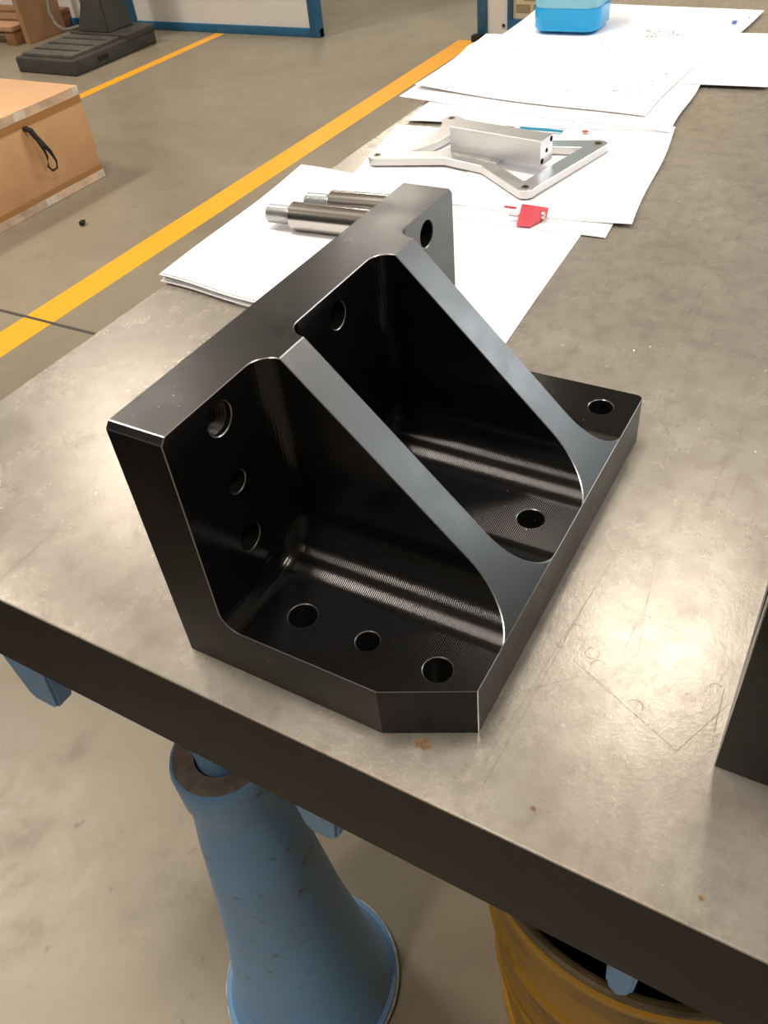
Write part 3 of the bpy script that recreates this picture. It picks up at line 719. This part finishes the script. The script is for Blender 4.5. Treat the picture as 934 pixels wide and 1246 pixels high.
def far_round(b):
    r = 0.005; cx, cy = U_ - r, -V_ + r
    pts = [(cx + r * math.sin(a), cy - r * math.cos(a)) for a in [PI / 2 * i / 6 for i in range(7)]]
    prism(b, [(cx - 0.001, cy - r - 0.01)] + [(cx, -V_)] + pts[1:-1] + [(U_, cy), (U_ + 0.01, cy + 0.001), (U_ + 0.02, -V_ - 0.02)], -0.05, 0.3)
cuts = [(cutter(pocket(None, R1A)), 1), (cutter(pocket(R1B, R2A)), 1), (cutter(pocket(R2B, None)), 1),
        (cutter(yz_tri(0, 1, H_, 0.0032)), 0), (cutter(yz_tri(U_, -1, H_, 0.0040)), 0), (cutter(corner_cut), 0), (cutter(far_round), 0)]
BH = ((0.0263, -0.1560, 0.0080), (0.0267, -0.1134, 0.0068), (0.0266, -0.0712, 0.0085), (0.1513, -0.1560, 0.0084), (0.2765, -0.1570, 0.0085))
WH = ((0.0394, 0.1553, 0.0092), (0.0399, 0.1140, 0.0066), (0.0385, 0.0745, 0.0084), (0.1500, 0.1530, 0.0082), (0.2610, 0.1534, 0.0088))
for x, y, r in BH: cuts.append((cutter(cyl(r, (x, y, 0), 'z')), 2))
for x, z, r in WH: cuts.append((cutter(cyl(r, (x, 0, z), 'y')), 2))
M_bore = plain('bore_black', (0.012, 0.011, 0.010), 0.3)
M_edge = plain('broken_edge', (0.36, 0.36, 0.37), 0.32, 0.9)
me = boolean(cutter(solid), cuts, [M_black, M_milled, M_bore, M_edge, M_ground])
for p in me.polygons:
    if p.material_index == 0 and p.normal.z > 0.5: p.material_index = 4
me = finish(me, 0.00045, 1, mat=3)
# read the finished body and deal its faces out to the parts (exact normals kept)
nv = len(me.vertices); co_ = np.empty(nv * 3); me.vertices.foreach_get('co', co_); co_ = co_.reshape(-1, 3)
ln = np.array([tuple(c.vector) for c in me.corner_normals])
groups = {'wall_plate': [], 'base_plate': [], 'gusset_near': [], 'gusset_far': []}
for p in me.polygons:
    c = p.center; n = p.normal
    if c.y > -TW - 1e-4 or (n.z > 0.99 and c.z > H_ - 0.001): k = 'wall_plate'
    elif c.z < TB + 1e-4 : k = 'base_plate'
    elif c.z > TB + 1e-4 and c.y < -TW - 1e-4:
        # rib faces and fillets lie within a fillet radius of the ribs
        if c.x < (R1B + R2A) / 2: k = 'gusset_near' if c.x > R1A - RF - 1e-4 else 'base_plate'
        else: k = 'gusset_far' if c.x < R2B + RF + 1e-4 else 'base_plate'
    groups[k].append(p.index)
AP = thing('angle_plate', (0.15, -0.06, 0), 'black milled steel angle plate with two triangular gussets in the middle of the table', 'angle plate')
AOFF = Vector((0.15, -0.06, 0))
for k, idx in groups.items():
    vid = {}; verts = []; faces = []; nor = []; mi = []
    for i in idx:
        p = me.polygons[i]; f = []
        for li in p.loop_indices:
            v = me.loops[li].vertex_index
            if v not in vid: vid[v] = len(verts); verts.append(Vector(co_[v]) - AOFF)
            f.append(vid[v]); nor.append(ln[li])
        faces.append(f); mi.append(p.material_index)
    nm = 'gusset' if k.startswith('gusset') else k
    m2 = bpy.data.meshes.new(nm); m2.from_pydata(verts, [], faces)
    for m in (M_black, M_milled, M_bore, M_edge, M_ground): m2.materials.append(m)
    for p, a in zip(m2.polygons, mi): p.material_index = a; p.use_smooth = True
    m2.normals_split_custom_set([tuple(a) for a in nor])
    o = bpy.data.objects.new(nm, m2); C.objects.link(o); o.parent = AP
# thread inside the top left bore
b = bmesh.new(); x, z, r = WH[0]; prof = []
for k in range(16):
    zz = -0.030 + k * 0.002; prof += [(r - 0.0001, zz), (r - 0.0011, zz + 0.001)]
lathe(b, prof, (0, 0), 40, axis=Matrix.Translation((x, -0.0020, z)) @ Matrix.Rotation(-PI / 2, 4, 'X') @ Matrix.Translation((0, 0, 0)))
o = obj('internal_thread', b, M_thread, AP, off=AOFF, smooth=25, recalc=False, label='brown-black thread in the uppermost near hole')
# second one, cut off by the right edge of the frame
B2 = AP.copy(); C.objects.link(B2); B2['label'] = 'black steel angle plate cut off by the right edge, only its flat back seen'
rz = PI / 2 + 0.012; B2.rotation_euler = (0, 0, rz)
corner = Matrix.Rotation(rz, 3, 'Z') @ (Vector((U_, 0, 0)) - AOFF)
B2.location = Vector((0.0578, -0.2935, 0)) - corner
for o in (AP, B2): o['group'] = 'black angle plates on the table'
for ch in list(AP.children):
    if ch.name.startswith('internal'): continue
    c = ch.copy(); C.objects.link(c); c.parent = B2

# ------------------------------------------------------------------ swarf specks (nobody could count them)
b = bmesh.new()
def speck(x, y, z, s):
    vs = [b.verts.new((x + random.uniform(-s, s), y + random.uniform(-s, s), z + q)) for q in (0, 0, s * 0.3, s * 0.5)]
    for f in ((0, 1, 2), (0, 1, 3), (1, 2, 3), (0, 2, 3)): b.faces.new([vs[i] for i in f])
for _ in range(330):
    x = random.uniform(0.31, 0.75); y = random.uniform(-0.35, 0.0)
    if y > -0.08 + (0.6 - x) * -0.0 and x > 0.58: continue
    if y > -0.055 and x > 0.3: continue
    speck(x, y, 0.0001, random.uniform(0.0003, 0.0009))
for _ in range(90): speck(random.uniform(0.0, 0.9), random.uniform(-0.5, -0.19), 0.0001, random.uniform(0.0003, 0.0007))
for _ in range(50): speck(random.uniform(1.49, 1.6), random.uniform(-0.1, 0.25), 0.0001, random.uniform(0.0006, 0.0016))
for _ in range(18): speck(random.uniform(0.0, 0.3), random.uniform(-0.033, -0.002), H_ + 0.0001, random.uniform(0.0002, 0.0005))
for _ in range(24):
    speck(random.uniform(0.23, 0.295), random.uniform(-0.175, -0.08), TB + 0.0001, random.uniform(0.0002, 0.0005)); speck(random.uniform(0.05, 0.19), random.uniform(-0.178, -0.12), TB + 0.0001, random.uniform(0.0002, 0.0004)) if random.random() < .3 else None
obj('metal_swarf', b, M_swarf, label='tiny bright metal chips scattered over the table and angle plate', cat='swarf', kind='stuff', smooth=0)
